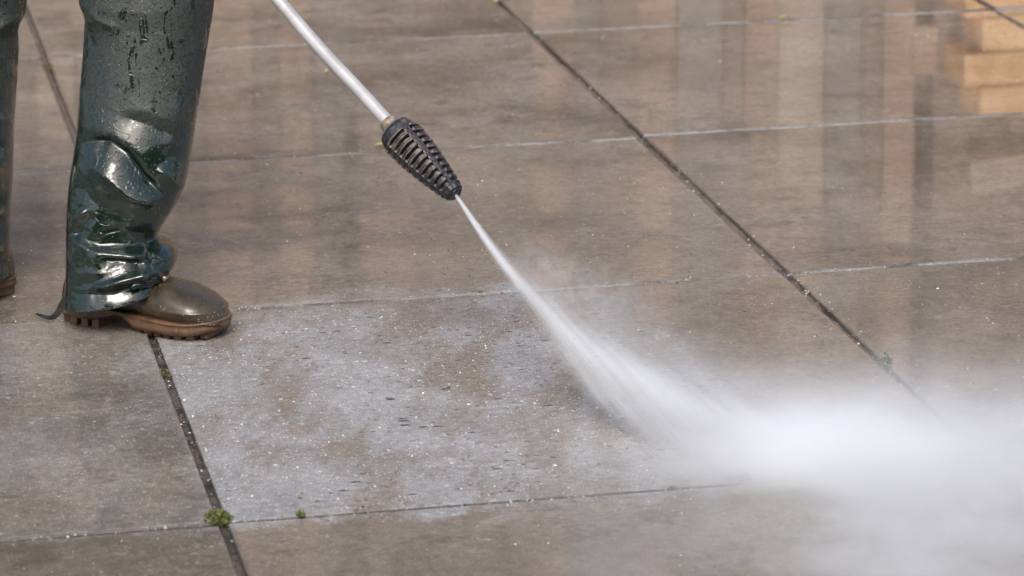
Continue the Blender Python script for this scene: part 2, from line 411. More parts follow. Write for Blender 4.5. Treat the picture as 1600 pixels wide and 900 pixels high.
def build_added_house():  # added out of view behind the camera: blocks low sky, darkens reflections
    h = tag(empty('added_house', (0, -15, 0)), 'long brick building added out of view behind the camera to darken what wet surfaces mirror', 'added_house')
    m_w = mat_simple('dark_brick', (.13, .085, .065), (.20, .135, .105), .85, 3.); m_r = mat_simple('dark_roof_tile', (.05, .045, .043), (.09, .08, .075), .8, 4.)
    m_f = mat_simple('white_window_frame', (.62, .61, .58), (.70, .69, .66), .5, 8.); m_g = mat_simple('window_glass', (.02, .022, .025), (.03, .033, .036), .05, 2.)
    link('wall', box_mesh('wall', (0, -3, 3.1), (46, 6, 6.2)), m_w, h)
    rv = [(-23.5, .6, 6.0), (23.5, .6, 6.0), (23.5, -3, 8.6), (-23.5, -3, 8.6), (23.5, -6.6, 6.0), (-23.5, -6.6, 6.0)]
    link('roof', mesh('roof', rv, [(0, 1, 2, 3), (3, 2, 4, 5), (0, 3, 5), (1, 4, 2), (0, 5, 4, 1)], False), m_r, h)
    for k in range(9):
        for zc in (1.7, 4.6):
            f = link('window', box_mesh('window', (0, 0, 0), (1.5, .12, 1.5)), m_f, h, (-20 + k * 5, .04, zc))
            for q in (-.35, .35): link('pane', box_mesh('pane', (0, 0, 0), (.62, .03, 1.36)), m_g, f, (q, .055, 0))
build_added_house()
# soil, grit and washed-out crumbs lying in the joints
vs, fs = [], []
for c in range(-1, 4):
    nl, na = 1300, 7; b = len(vs)
    for i in range(nl):
        yv = -2.2 + 7.2 * i / (nl - 1); base = -.0085 + .0065 * mnoise.noise((c * 3.1, yv * 2.2, 0)) + .004 * mnoise.noise((c, yv * 14, 2)) + .003 * mnoise.noise((c, yv * 60, 5))
        for k in range(na):
            xv = c * SW + (k / (na - 1) - .5) * .0165
            vs.append((xv, yv, min(-.0012, base + .0016 * mnoise.noise((xv * 300, yv * 90, 7)))))
    fs += grid_faces(nl, na, False, b)
tag(link('joint_soil', mesh('joint_soil', vs, fs), M_JNT, pavement), kind='stuff')
vs, fs = [], []
def pebble(p, r_):
    b = len(vs); q = [Vector((random.gauss(0, 1), random.gauss(0, 1), random.gauss(0, .7))) for _ in range(6)]
    ax = [Vector(v) for v in ((1, 0, 0), (-1, 0, 0), (0, 1, 0), (0, -1, 0), (0, 0, 1), (0, 0, -1))]
    for a, g in zip(ax, q): vs.append(p + (a + g * .25) * r_)
    for t3 in ((0, 2, 4), (2, 1, 4), (1, 3, 4), (3, 0, 4), (2, 0, 5), (1, 2, 5), (3, 1, 5), (0, 3, 5)): fs.append(tuple(b + i for i in t3))
for i in range(260):                                   # crumbs along the joints
    c = random.choice((0, 1, 1, 1, 2)); yv = random.uniform(-.4, 3.6) if c != 1 or random.random() < .5 else random.gauss(1.0, .22)
    pebble(Vector((c * SW + random.gauss(.004, .011), yv, random.uniform(-.004, .0006))), random.choice((.0008, .0010, .0013, .0024)))
for i in range(160):
    r = random.choice((0, 1, 1, 2, 3)); pebble(Vector((random.uniform(-.5, 2.4), r * SD + random.gauss(0, .006), random.uniform(-.002, .0006))), random.uniform(.0007, .0019))
tag(link('joint_crumbs', mesh('joint_crumbs', vs, fs, False), mat_simple('pale_grit', (.10, .09, .08), (.62, .60, .56), .5, 400., coat=.4), pavement), kind='stuff')
def grain_field(n):
    """Aggregate standing proud of the worn surface: many small stones, paler where the slab is already washed."""
    x = rng.uniform(-.62, 2.45, n); y = rng.uniform(-.5, 3.7, n)
    clean = (x < .72) & (y > -.02) & (y < 1.08)
    keep = clean | (rng.random(n) < .62); x, y, clean = x[keep], y[keep], clean[keep]; n = len(x)
    r = rng.gamma(2.2, .00030, n).clip(.0003, .0022) * np.where(clean, 1., .95)
    base = np.array([(1, 0, 0), (-1, 0, 0), (0, 1, 0), (0, -1, 0), (0, 0, 1.)])
    a = rng.uniform(0, 6.283, n); ca, sa = np.cos(a)[:, None], np.sin(a)[:, None]
    k = base[None] * (1 + rng.normal(0, .22, (n, 5, 1)))
    px = (k[:, :, 0] * ca * 1.25 - k[:, :, 1] * sa) * r[:, None] + x[:, None]
    py = (k[:, :, 0] * sa * 1.25 + k[:, :, 1] * ca) * r[:, None] + y[:, None]
    pz = (k[:, :, 2] * .75 - (base[None, :, 2] == 0) * .2) * r[:, None] + .0004
    V = np.stack([px, py, pz], -1).reshape(-1, 3)
    tri = np.array([(0, 2, 4), (2, 1, 4), (1, 3, 4), (3, 0, 4)])
    Fc = (np.arange(n)[:, None, None] * 5 + tri[None]).reshape(-1, 3)
    me = bpy.data.meshes.new('grit'); me.from_pydata(V, [], Fc.tolist()); me.update()
    u = rng.random(n); tone = np.where(clean, np.where(u < .24, rng.uniform(.38, .85, n), rng.uniform(.06, .32, n)), np.where(u < .07, rng.uniform(.35, .75, n), rng.uniform(.02, .20, n)))
    at_ = me.attributes.new('tone', 'FLOAT', 'POINT'); at_.data.foreach_set('value', np.repeat(tone, 5).astype(np.float32))
    return me
def mat_grit():
    t = Nt('aggregate'); v = X(t, t.n('ShaderNodeAttribute', attribute_name='tone').outputs['Fac'])
    t.pbr(Base_Color=t.mix(v, (.03, .022, .017), (.86, .84, .80)), Roughness=.35, Coat_Weight=.5, Coat_Roughness=.1); return t.m
tag(link('grit', grain_field(120000), mat_grit(), pavement), kind='stuff')
# ------------------------------------------------------------------ person: the waterproof trousers and the boots
def interp(tab, y):
    ys = [a for a, b in tab]; xs = [b for a, b in tab]
    return np.interp(y, ys, xs)
def seg_dist(px, py, pts):
    best = np.full(px.shape, 1e9); side = np.zeros(px.shape); tt = np.zeros(px.shape)
    L = [math.dist(pts[i], pts[i + 1]) for i in range(len(pts) - 1)]; tot = sum(L); acc = 0
    for i in range(len(pts) - 1):
        ax, ay = pts[i]; bx_, by = pts[i + 1]; dx, dy = bx_ - ax, by - ay; l2 = dx * dx + dy * dy
        u = np.clip(((px - ax) * dx + (py - ay) * dy) / l2, 0, 1)
        ex, ey = px - ax - u * dx, py - ay - u * dy; d = np.hypot(ex, ey)
        sg = np.sign(dx * (py - ay) - dy * (px - ax))
        k = d < best; best = np.where(k, d, best); side = np.where(k, sg, side)
        tt = np.where(k, (acc + u * L[i]) / tot, tt); acc += L[i]
    return best, side, tt
def fold_field(px, py, folds):
    """Relief in metres of hand-placed folds: each is a line, a width, a height and a lean."""
    h = np.zeros(px.shape)
    for pts, wd, amp, lean in folds:
        d, s, t = seg_dist(px, py, pts)
        ww = np.where(s * lean >= 0, wd * (1 + .9 * abs(lean)), wd * (1 - .72 * abs(lean)))
        fade = np.clip(np.minimum(t, 1 - t) * 5, .12, 1)
        h += amp * np.exp(-(d / ww) ** 1.25) * fade
    return h
def vnoise(p, sc, seed):
    return np.array([mnoise.noise((a[0] * sc + seed, a[1] * sc, a[2] * sc)) for a in p])
def leg_grid(left, right, hem, depth0, depth_k, folds, ytop, nr, nc, seed, namp):
    """Trouser leg as a closed sleeve; outline in photograph pixels at the leg's own distance, real depth behind it."""
    yy = np.linspace(0, 1, nr); th = np.linspace(0, 2 * math.pi, nc, endpoint=False)
    V = np.zeros((nr, nc, 3)); PX = np.zeros((nr, nc)); PY = np.zeros((nr, nc))
    rx = Vector((RT.x, RT.y, 0)).normalized(); dv = Vector((FW.x, FW.y, 0)).normalized()
    for i, v in enumerate(yy):
        for j, a in enumerate(th):
            c_, s_ = math.cos(a), math.sin(a)
            y = ytop + (430 - ytop) * v
            L0, R0 = interp(left, y), interp(right, y)
            x = (L0 + R0) / 2 + (R0 - L0) / 2 * c_
            hy = interp(hem, x)
            y2 = ytop + (hy - ytop) * v
            L0, R0 = interp(left, y2), interp(right, y2)
            cx, hw = (L0 + R0) / 2, (R0 - L0) / 2
            x = cx + hw * (abs(c_) ** .92) * math.copysign(1, c_)
            p = at(x, y2, depth0)
            d = hw / F_PX * depth0 * depth_k * (abs(s_) ** .88) * math.copysign(1, s_)
            # step towards / away from the viewer along the ground, corrected to stay on the leg's axis
            p = at(x, y2, depth0) + dv * (-d)
            V[i, j] = p; PX[i, j] = x; PY[i, j] = y2
    front = np.clip(np.sin(th) * 1.6, -.2, 1)[None, :]
    h = fold_field(PX, PY, folds) * np.clip(front, 0, 1)
    flat = V.reshape(-1, 3)
    n1 = vnoise(flat, 9., seed).reshape(nr, nc); n2 = vnoise(flat * np.array([1, 1, 1.7]), 22., seed + 5).reshape(nr, nc)
    n3 = vnoise(flat * np.array([1, 1, 2.6]), 34., seed + 9).reshape(nr, nc)
    low = np.clip((PY - 170) / 200, 0.12, 1)
    rel = namp * (n1 * .8 + (1 - np.abs(n2) ** .8 * 2.2) * .42 * low + (1 - np.abs(n3) ** .75 * 2.2) * .22 * low)
    edge = np.clip(np.abs(np.sin(th)) * 1.4, .15, 1)[None, :]
    hemfade = np.clip((1 - yy) * 30, .2, 1)[:, None]
    h = h + rel * edge * hemfade
    # outward normal of the sleeve in plan
    for i in range(nr):
        c = V[i].mean(0); dlt = V[i] - c; dlt[:, 2] = 0
        ln = np.maximum(np.linalg.norm(dlt, axis=1), 1e-6)[:, None]
        nrm = dlt / ln + np.array(-dv)[None, :] * np.clip(np.sin(th), 0, 1)[:, None]
        nrm /= np.maximum(np.linalg.norm(nrm, axis=1), 1e-6)[:, None]
        V[i] += nrm * h[i][:, None]
    return V
DLEG = 5.838
left1 = [(-500, 70), (-250, 112), (-60, 128), (0, 124), (12, 128), (30, 133), (70, 131), (100, 129), (150, 125), (200, 121), (250, 113), (300, 106), (330, 104), (400, 103), (440, 103), (465, 101), (480, 100)]
right1 = [(-500, 318), (-250, 352), (-60, 340), (0, 335), (30, 331), (90, 321), (130, 315), (170, 309), (220, 302), (260, 296), (290, 289), (310, 280), (330, 268), (350, 255), (362, 247), (369, 247), (374, 258), (380, 270), (388, 277), (405, 277), (415, 273), (424, 266), (430, 262), (438, 266), (448, 268), (480, 268)]
hem1 = [(98, 478), (130, 472), (170, 463), (200, 456), (235, 446), (258, 442), (270, 440)]
folds1 = [
    # knee: one deep crease running down to the right, a taut facet below it
    ([(136, 210), (156, 203), (180, 202), (207, 219), (231, 252), (266, 290)], 12, -.016, .75),
    ([(150, 198), (180, 190), (214, 206), (244, 240)], 15, .0035, -.5),
    ([(147, 238), (176, 254), (206, 284), (236, 297), (268, 293)], 15, .010, -.7),
    ([(252, 240), (272, 266), (290, 294)], 12, .009, -.5),
    ([(126, 262), (146, 290), (176, 312), (214, 322)], 17, -.007, .4),
    ([(196, 158), (236, 172), (282, 196)], 10, -.005, .5), ([(205, 148), (246, 156), (290, 178)], 12, .003, -.5),
    # shin and ankle: pleats fanning from the back of the leg
    ([(112, 354), (124, 332), (142, 306)], 6, .010, .7), ([(122, 360), (136, 336), (152, 312)], 9, -.007, -.4),
    ([(110, 352), (136, 364), (162, 372), (200, 374), (243, 378)], 8, .014, .8),
    ([(160, 386), (196, 386), (236, 392)], 8, -.014, .6),
    ([(150, 428), (172, 423), (198, 414), (224, 408), (248, 401)], 10, .014, .8),
    ([(146, 438), (190, 436), (228, 426), (252, 420)], 7, -.008, .5),
    ([(246, 398), (250, 412), (260, 430)], 5, .008, .4), ([(238, 404), (234, 418), (224, 432)], 5, .007, .5),
    ([(247, 362), (240, 372), (243, 394)], 6, -.018, 0),
    ([(170, 330), (215, 346), (246, 352)], 12, -.005, .5),
    ([(119, 300), (113, 400), (110, 474)], 2.5, .0020, 0), ([(124, 320), (119, 400), (117, 470)], 2.5, .0014, 0),
    # thigh
    ([(130, 12), (146, 40), (150, 70)], 10, -.007, .4), ([(150, 14), (143, 40)], 6, .005, .5), ([(148, 0), (160, 14), (196, 26)], 11, .006, .5),
    ([(285, 130), (282, 180), (270, 230)], 12, .005, .4), ([(133, 120), (140, 160), (138, 200)], 8, .004, .4),
]
left0 = [(-500, -160), (-250, -140), (0, -150), (200, -165), (430, -150)]
right0 = [(-500, 112), (-250, 66), (-60, 42), (0, 41), (22, 39), (38, 31), (50, 27), (80, 28), (120, 26), (200, 21), (280, 19), (330, 15), (400, 14), (430, 17)]
hem0 = [(-170, 440), (-60, 436), (0, 431), (20, 424)]
folds0 = [([(-60, 20), (0, 34), (36, 10)], 12, .010, .5), ([(-60, 180), (0, 172), (20, 176)], 8, .007, .5), ([(-40, 230), (0, 214), (20, 226)], 9, -.008, .5),
          ([(-40, 340), (0, 322), (14, 322)], 8, .009, .5), ([(-40, 370), (4, 350)], 7, -.007, .5), ([(2, 240), (8, 310)], 7, .006, .3), ([(-60, 395), (0, 380), (14, 390)], 9, .008, .5)]
person = tag(empty('person', (-.05, 1.05, 0)), 'person in wet green waterproof trousers and olive rubber boots standing on the slabs', 'person')
VS, FS = [], []
for (l, r_, hm, dp, fo, nr, nc, sd_, na) in ((left1, right1, hem1, DLEG, folds1, 300, 190, 1.3, .0030), (left0, right0, hem0, 6.03, folds0, 170, 90, 7.7, .0042)):
    V = leg_grid(l, r_, hm, dp, .98, fo, -240, nr, nc, sd_, na)
    off = len(VS); VS += [Vector(p) for p in V.reshape(-1, 3)]; FS += grid_faces(nr, nc, True, off)
# seat and waist above the two legs
hips = []
cA = Vector(np.mean([VS[j] for j in range(190)], axis=0).tolist()); o2 = 300 * 190
cB = Vector(np.mean([VS[o2 + j] for j in range(90)], axis=0).tolist()); mid = (cA + cB) / 2
ax_ = (cA - cB); ax_.z = 0; half = ax_.length / 2; ax_.normalize(); ay_ = Vector((-ax_.y, ax_.x, 0))
for (zz, a, b) in ((.70, half + .09, .11), (.78, half + .07, .135), (.88, half + .02, .14), (.98, half - .01, .13), (1.06, half - .02, .125)):
    hips.append([Vector((mid.x, mid.y, zz)) + ax_ * (a * math.cos(t_)) + ay_ * (b * math.sin(t_)) for t_ in np.linspace(0, 2 * math.pi, 48, endpoint=False)])
off = len(VS)
for rg in hips: VS += rg
FS += grid_faces(5, 48, True, off); FS.append(tuple(off + 4 * 48 + j for j in range(48)))
PL = person.location
trousers = link('trousers', mesh('trousers', [v - PL for v in VS], FS), M_PVC, person)
sol = trousers.modifiers.new('thickness', 'SOLIDIFY'); sol.thickness = .0018; sol.offset = -1

# hem band with its snap, on the front of the near leg
def front_strip(name, path_top, path_bot, dd, mat, thick=.002, n=24):
    vs = []; m = len(path_top)
    for i in range(n + 1):
        u = i / n
        for tab in (path_top, path_bot):
            k = u * (m - 1); a = min(int(k), m - 2); f_ = k - a
            px = tab[a][0] * (1 - f_) + tab[a + 1][0] * f_; py = tab[a][1] * (1 - f_) + tab[a + 1][1] * f_
            p = at(px, py, dd(u)); vs.append(p - PL); vs.append(p + FW * thick - PL)
    fs = []
    for i in range(n):
        a = i * 4; b = a + 4
        fs += [(a, b, b + 2, a + 2), (a + 1, a + 3, b + 3, b + 1), (a, a + 1, b + 1, b), (a + 2, b + 2, b + 3, a + 3)]
    fs += [(0, 2, 3, 1), (n * 4, n * 4 + 1, n * 4 + 3, n * 4 + 2)]
    return link(name, mesh(name, vs, fs), mat, person)
def band_depth(u):
    px = 206 + u * 61; c_ = max(-1, min(1, (px - 185) / 83))
    return DLEG - .086 * .98 * math.sqrt(max(0, 1 - c_ * c_)) - .006
band = front_strip('hem_band', [(206, 443), (225, 435), (245, 430), (266, 430)], [(206, 454), (225, 447), (245, 443), (267, 442)], band_depth, M_PVC)
band.name = 'hem_band'
sp = at(257, 436, band_depth(.84) - .004)
vs, fs = tube([sp - PL, sp - FW * .002 - PL, sp - FW * .0032 - PL], [.0052, .0052, .0036], 16)
link('snap', mesh('snap', vs, fs), M_SNAP, band).parent = band
# torn strap hanging from the heel on to the slab
pts = [(142, 469, 5.775), (134, 468, 5.772), (124, 466, 5.772), (112, 467, 5.780), (101, 471, 5.80), (95, 480, 5.82), (91, 488, 5.84), (85, 495, 5.86), (76, 497, 5.87), (66, 494, 5.88), (56, 490, 5.90)]
vs, fs = [], []
for i, (a, b, d) in enumerate(pts):
    p = at(a, b, d); p.z = max(p.z, .004)
    a0, b0, _ = pts[max(i - 1, 0)]; a1, b1, _ = pts[min(i + 1, len(pts) - 1)]; ln = math.hypot(a1 - a0, b1 - b0)
    wv = (.004, .0075, .0085, .0085, .0080, .0070, .0062, .0055, .0045, .0034, .0012)[i] * (1 + .15 * math.sin(i * 2.1))
    side = RT * (b1 - b0) / ln + UP * (a1 - a0) / ln; tw = .0022
    for s_, k in ((-1, 0), (1, 0), (1, 1), (-1, 1)): vs.append(p + side * wv * s_ + FW * tw * k - PL)
    if i:
        o_ = (i - 1) * 4
        for k in range(4): fs.append((o_ + k, o_ + (k + 1) % 4, o_ + 4 + (k + 1) % 4, o_ + 4 + k))
st = link('strap', mesh('strap', vs, fs), M_PVC, person); ss_ = st.modifiers.new('s', 'SUBSURF'); ss_.levels = ss_.render_levels = 2

def sm(x, a, b):
    u = min(1, max(0, (x - a) / (b - a))); return u * u * (3 - 2 * u)
def make_boot(heel, toe_dir):
    """Rubber boot: foot length along +X from the heel, built as closed sections, then turned on the ground."""
    L = .300
    # x, half width outer/inner, top height, roundness
    sec = [(.000, .020, .060), (.004, .029, .075), (.014, .036, .10), (.035, .040, .12), (.060, .041, .135), (.085, .039, .118), (.105, .0385, .108), (.122, .039, .1025), (.140, .0405, .098), (.158, .043, .0935), (.178, .0465, .0890), (.198, .0495, .0865), (.218, .0515, .0830), (.238, .0515, .0770), (.256, .0490, .0710), (.271, .0435, .0640), (.283, .0355, .0560), (.292, .0245, .0465), (.297, .012, .037)]
    n = 96; vs = []
    xs_ = [q[0] for q in sec]; fine_x = sorted(set([round(.297 * (.5 - .5 * math.cos(math.pi * k / 70)), 5) for k in range(71)]))
    sec = [(x, float(np.interp(x, xs_, [q[1] for q in sec])), float(np.interp(x, xs_, [q[2] for q in sec]))) for x in fine_x]
    for (x, hw, top) in sec:
        zb = .020; cyo = .006 * math.sin(min(1, x / .2) * math.pi / 2) * (1 if x > .1 else .4)
        for j in range(n):
            a = 2 * math.pi * j / n - math.pi / 2
            c_, s_ = math.cos(a), math.sin(a)
            yv = hw * math.copysign(abs(c_) ** .80, c_)
            zz = zb + (top - zb) * (.5 + .5 * math.copysign(abs(s_) ** .85, s_))
            yv *= 1 - .28 * max(0, (zz - zb) / (top - zb) - .45) ** 1.2     # narrower instep
            w0 = .0016 * math.exp(-((zz - .047 - .02 * max(0, .20 - x)) / .0016) ** 2) * sm(x, .13, .17) + .0030 * sm(zz, .034, .0285)   # toe-cap welt, foxing above the sole
            rp = .0013 * math.sin(x * 330 + 9 * zz) * math.exp(-((x - .165) / .022) ** 2) * sm(zz, .045, .07)                # creases where the foot bends
            rp += .0010 * mnoise.noise((x * 28, yv * 28, zz * 28))
            vs.append((x + (w0 if x > .25 else 0), (yv + math.copysign(w0 + rp * .5, yv)) + cyo, zz + rp))
    fs = grid_faces(len(sec), n); fs.append(tuple(range(n))[::-1]); fs.append(tuple((len(sec) - 1) * n + j for j in range(n)))
    off = len(vs)
    rings = [(.062, .06, .034), (.064, .09, .034), (.068, .11, .034), (.072, .125, .033), (.074, .13, .032)]
    for (cx, zz, rr_) in rings:
        for j in range(n):
            a = 2 * math.pi * j / n; vs.append((cx + rr_ * 1.12 * math.cos(a), rr_ * math.sin(a), zz))
    fs += grid_faces(len(rings), n, True, off)
    me = mesh('boot', vs, fs)
    rot = Matrix.Rotation(toe_dir, 4, 'Z')
    b = link('boot', me, M_BOOT, person); b.location = heel - PL; b.rotation_euler = (0, 0, toe_dir); b.scale = (1, 1.10, 1)
    b.data.polygons.foreach_set('use_smooth', [True] * len(b.data.polygons))
    # sole: heel block with lugs, arch, fore-sole with a lip
    def outline(grow):
        pts = []
        xs = [-.002, .004, .014, .035, .060, .085, .105, .125, .150, .178, .205, .230, .252, .270, .284, .294, .301]
        ws = [.014, .030, .038, .042, .0425, .041, .0395, .0395, .042, .047, .0515, .0530, .0500, .0430, .033, .0205, .006]
        up_ = []; dn = []
        for i in range(0, 61):
            x = xs[0] + (xs[-1] - xs[0]) * (.5 - .5 * math.cos(math.pi * i / 60)); wv = np.interp(x, xs, ws) + grow
            cyo = .006 * math.sin(min(1, max(0, x) / .2) * math.pi / 2) * (1 if x > .1 else .4)
            up_.append((x, wv + cyo)); dn.append((x, -wv + cyo))
        return dn + up_[::-1][1:-1]
    ol = outline(.0012); N = len(ol); sv = []
    def zbot(x):                          # underside: flat heel, arch, flat fore-sole, toe spring
        if x < .078: return .0155
        if x < .118: return .0155 + .011 * math.sin((x - .078) / .040 * math.pi / 2)
        if x < .150: return .0265 - .0175 * ((x - .118) / .032) ** 1.3
        if x < .245: return .009
        return .009 + .008 * ((x - .245) / .055) ** 1.6
    def ztop(x): return .030 + .004 * math.exp(-((x - .10) / .05) ** 2) + (.004 * ((x - .24) / .06) ** 2 if x > .24 else 0)
    layers = [(0, .90), (0, 1.), (.45, 1.0), (.55, .985), (.80, .99), (.90, 1.03), (1.0, 1.02), (1.0, .9)]
    for (f_, sc_) in layers:
        for (x, yv) in ol:
            cx = x; z_ = zbot(x) + (ztop(x) - zbot(x)) * f_
            sv.append((.15 + (x - .15) * (1 + (sc_ - 1) * .35), yv * sc_, z_))
    sf = grid_faces(len(layers), N); sf.append(tuple(range(N))[::-1]); sf.append(tuple((len(layers) - 1) * N + j for j in range(N)))
    sole = link('sole', mesh('sole', sv, sf), M_SOLE, b)
    def lug(x, wx, wy, z0, z1, yc=0.):
        me = box_mesh('lug', (0, 0, 0), (wx, wy, z1 - z0), .0022)
        lo = link('lug', me, M_SOLE, sole); lo.location = (x, yc, (z0 + z1) / 2)
    for k, x in enumerate((.012, .034, .056, .077)): lug(x, .0135, (.058, .082, .084, .082)[k], 0., .021)
    for k in range(7):
        x = .153 + k * .0205; wv = np.interp(x, [.15, .178, .205, .230, .252, .270, .284, .294], [.042, .047, .0515, .0530, .0500, .0430, .033, .02])
        zt = zbot(x) + .004; lug(x, .0150, 2 * wv - .016, zbot(x) - .0090, zt, .006)
    return b
make_boot(Vector((-.118, 1.086, 0)), R(-39))
make_boot(Vector((-.222, 1.232, 0)), R(128))

# ------------------------------------------------------------------ lance
lance = tag(empty('pressure_washer_lance', at(612, 198, 5.57)), 'pale metal pressure washer lance with ribbed black rubber nozzle spraying the slab', 'pressure washer')
LL = lance.location
pp = [(240, -260, 5.80), (330, -135, 5.77), (395, -50, 5.745), (440, 6, 5.72), (500, 76, 5.67), (560, 140, 5.62), (600, 184, 5.585), (622, 208, 5.57)]
P3 = [at(*p) for p in pp]
def smooth_path(P, n=8):
    out = []
    for i in range(len(P) - 1):
        p0, p1, p2, p3 = P[max(i - 1, 0)], P[i], P[i + 1], P[min(i + 2, len(P) - 1)]
        for k in range(n):
            t = k / n
            out.append(.5 * ((2 * p1) + (p2 - p0) * t + (2 * p0 - 5 * p1 + 4 * p2 - p3) * t * t + (3 * p1 - p0 - 3 * p2 + p3) * t ** 3))
    return out + [P[-1]]
sp_ = smooth_path(P3)
vs, fs = tube([p - LL for p in sp_], [.0108] * len(sp_), 24)
link('pipe', mesh('pipe', vs, fs), M_PIPE, lance)
gp = [P3[0] + (P3[0] - P3[1]).normalized() * d for d in (.25, .20, .05, -.03)]
vs, fs = tube([p - LL for p in gp], [.020, .024, .022, .014], 20); link('grip', mesh('grip', vs, fs), M_GUARD, lance)
B3, T3 = at(618, 204, 5.575), at(710, 302, 5.515)
axn = (T3 - B3).normalized(); gl = (T3 - B3).length
sd1 = axn.cross(FW).normalized(); sd2 = sd1.cross(axn).normalized()      # sd2 faces the viewer
if sd2.dot(FW) > 0: sd2 = -sd2
def lathe(base, axis, prof, n=32):
    vs = []
    for (s_, r_) in prof:
        for j in range(n):
            a = 2 * math.pi * j / n; vs.append(base + axis * s_ + (sd1 * math.cos(a) + sd2 * math.sin(a)) * r_ - LL)
    fs = grid_faces(len(prof), n); fs.append(tuple(range(n))); fs.append(tuple((len(prof) - 1) * n + j for j in range(n)))
    return vs, fs
vs, fs = lathe(B3, axn, [(-.022, .0115), (-.021, .0145), (-.014, .0150), (-.0125, .0135), (-.010, .0135), (-.009, .0165), (-.002, .0170), (.002, .021), (.006, .022)], 28)
link('collar', mesh('collar', vs, fs), M_COLLAR, lance)
px2m = 5.55 / F_PX
nS, nT = 330, 200; vs = []; along = []
def sm(x, a, b):
    u = min(1, max(0, (x - a) / (b - a))); return u * u * (3 - 2 * u)
NR_ = 10
for i in range(nS):
    s_ = i / (nS - 1)
    r0 = np.interp(s_, [0, .05, .16, .35, .55, .75, .90, 1.], [.0285, .0310, .0322, .0306, .0270, .0222, .0178, .0155])
    for j in range(nT):
        a = 2 * math.pi * j / nT
        # ribs between s=.13 and .93, bars at four angles
        ph = (s_ - .125) / (.945 - .125) * NR_
        rib = 0.
        if 0 <= ph <= NR_:
            f_ = ph - math.floor(ph); rib = sm(abs(f_ - .5), .20, .32)         # high at the cell ends, low in the slot
        else: rib = 1.
        ba = (a - R(90 + 14)) / (math.pi / 2); fb = abs(ba - math.floor(ba) - .5) * 2   # 1 mid panel, 0 on the bar
        bar = 1 - sm(fb, .20, .30)
        depth_ = .0080 * min(1, r0 / .03)
        lv = max(rib * 1.0, bar * .86)
        bump_ = .0022 * rib * (1 - bar) if 0 <= ph <= NR_ else 0
        r_ = r0 - depth_ * (1 - lv) + bump_
        r_ += .0006 * mnoise.noise((s_ * 30, math.cos(a) * 4, math.sin(a) * 4))
        if s_ > .945: r_ = r0 * (1 + .03 * math.cos(a * 8))
        vs.append(B3 + axn * (s_ * gl) + (sd1 * math.cos(a) + sd2 * math.sin(a)) * r_ - LL); along.append(s_)
fs = grid_faces(nS, nT)
c0 = len(vs); vs.append(B3 - LL); along.append(0.); c1 = len(vs); vs.append(B3 + axn * gl * .985 - LL); along.append(1.)
for j in range(nT):
    k = (j + 1) % nT; fs.append((c0, k, j)); fs.append((c1, (nS - 1) * nT + j, (nS - 1) * nT + k))
me = mesh('nozzle_guard', vs, fs); at_ = me.attributes.new('along', 'FLOAT', 'POINT'); at_.data.foreach_set('value', along)
guard = link('nozzle_guard', me, M_GUARD, lance)
vs, fs = lathe(T3, axn, [(-.006, .0125), (.003, .0120), (.0045, .0105), (.0045, .004), (.001, .003)], 24)
link('nozzle_tip', mesh('nozzle_tip', vs, fs), mat_simple('black_plastic', (.006, .006, .007), (.012, .012, .014), .3, 80.), lance)

# ------------------------------------------------------------------ moss and leaves
def tuft(px, py, rad, label, n=140):
    g = on_ground(px, py); vs, fs = [], []
    for i in range(n):
        a = random.uniform(0, 2 * math.pi); r_ = rad * math.sqrt(random.random())
        p = Vector((g.x + r_ * math.cos(a), g.y + r_ * math.sin(a) * 1.3, random.uniform(-.004, .012) * (1.2 - r_ / rad)))
        d = Vector((random.gauss(0, 1), random.gauss(0, 1), random.uniform(.2, 1.6))).normalized()
        sd_ = d.cross(Vector((random.gauss(0, 1), random.gauss(0, 1), random.gauss(0, 1)))).normalized()
        l_ = random.uniform(.3, 1.) * .0085; w_ = l_ * .38; b = len(vs)
        vs += [p, p + d * l_ * .5 + sd_ * w_, p + d * l_, p + d * l_ * .5 - sd_ * w_]; fs.append((b, b + 1, b + 2, b + 3))
    loc = Vector((g.x, g.y, 0)); o = link('moss_tuft', mesh('moss_tuft', [v - loc for v in vs], fs, False), M_MOSS, None, loc)
    return tag(o, label, 'moss', 'moss tufts in the joints')
tuft(340, 812, .019, 'largest green moss tuft where two joints cross below the boot', 420)
tuft(260, 588, .005, 'tiny green moss tuft in the joint just below the boot', 40)
tuft(1384, 566, .008, 'green moss tuft in the joint beside the drifting mist', 70)
tuft(1162, 751, .011, 'green moss tuft half hidden where the spray meets the joint', 70)
tuft(470, 808, .0045, 'small moss tuft in the cross joint right of the largest one', 36)
tuft(76, 106, .010, 'yellowish green moss tuft in the joint between the two legs', 50)
def leaf(px, py, l_, label, rz):
    g = on_ground(px, py, .004); vs = []; n = 8
    for i in range(n + 1):
        u = i / n; w_ = l_ * .24 * math.sin(math.pi * min(1, u * .96 + .04)) ** .8; zc = .004 * math.sin(u * 3)
        for s_ in (-1, 0, 1): vs.append((u * l_ - l_ / 2, s_ * w_, zc + (.0025 if s_ else 0)))
    fs = grid_faces(n + 1, 3, False); o = link('fallen_leaf', mesh('fallen_leaf', vs, fs), M_LEAF, None, g); o.rotation_euler = (0, .1, rz)
    s2 = o.modifiers.new('t', 'SOLIDIFY'); s2.thickness = .0006
    return tag(o, label, 'leaf', 'fallen leaves on the paving')
leaf(600, 228, .040, 'pale yellow leaf lying behind the ribbed nozzle', .3)
leaf(778, 2, .045, 'bright yellow leaf by the joint at the back of the paving', 1.0)
leaf(512, 113, .022, 'small yellow leaf lying just right of the lance pipe', .8)
leaf(1225, 30, .03, 'yellowish leaf near the far cross joint by the orange reflection', .1)

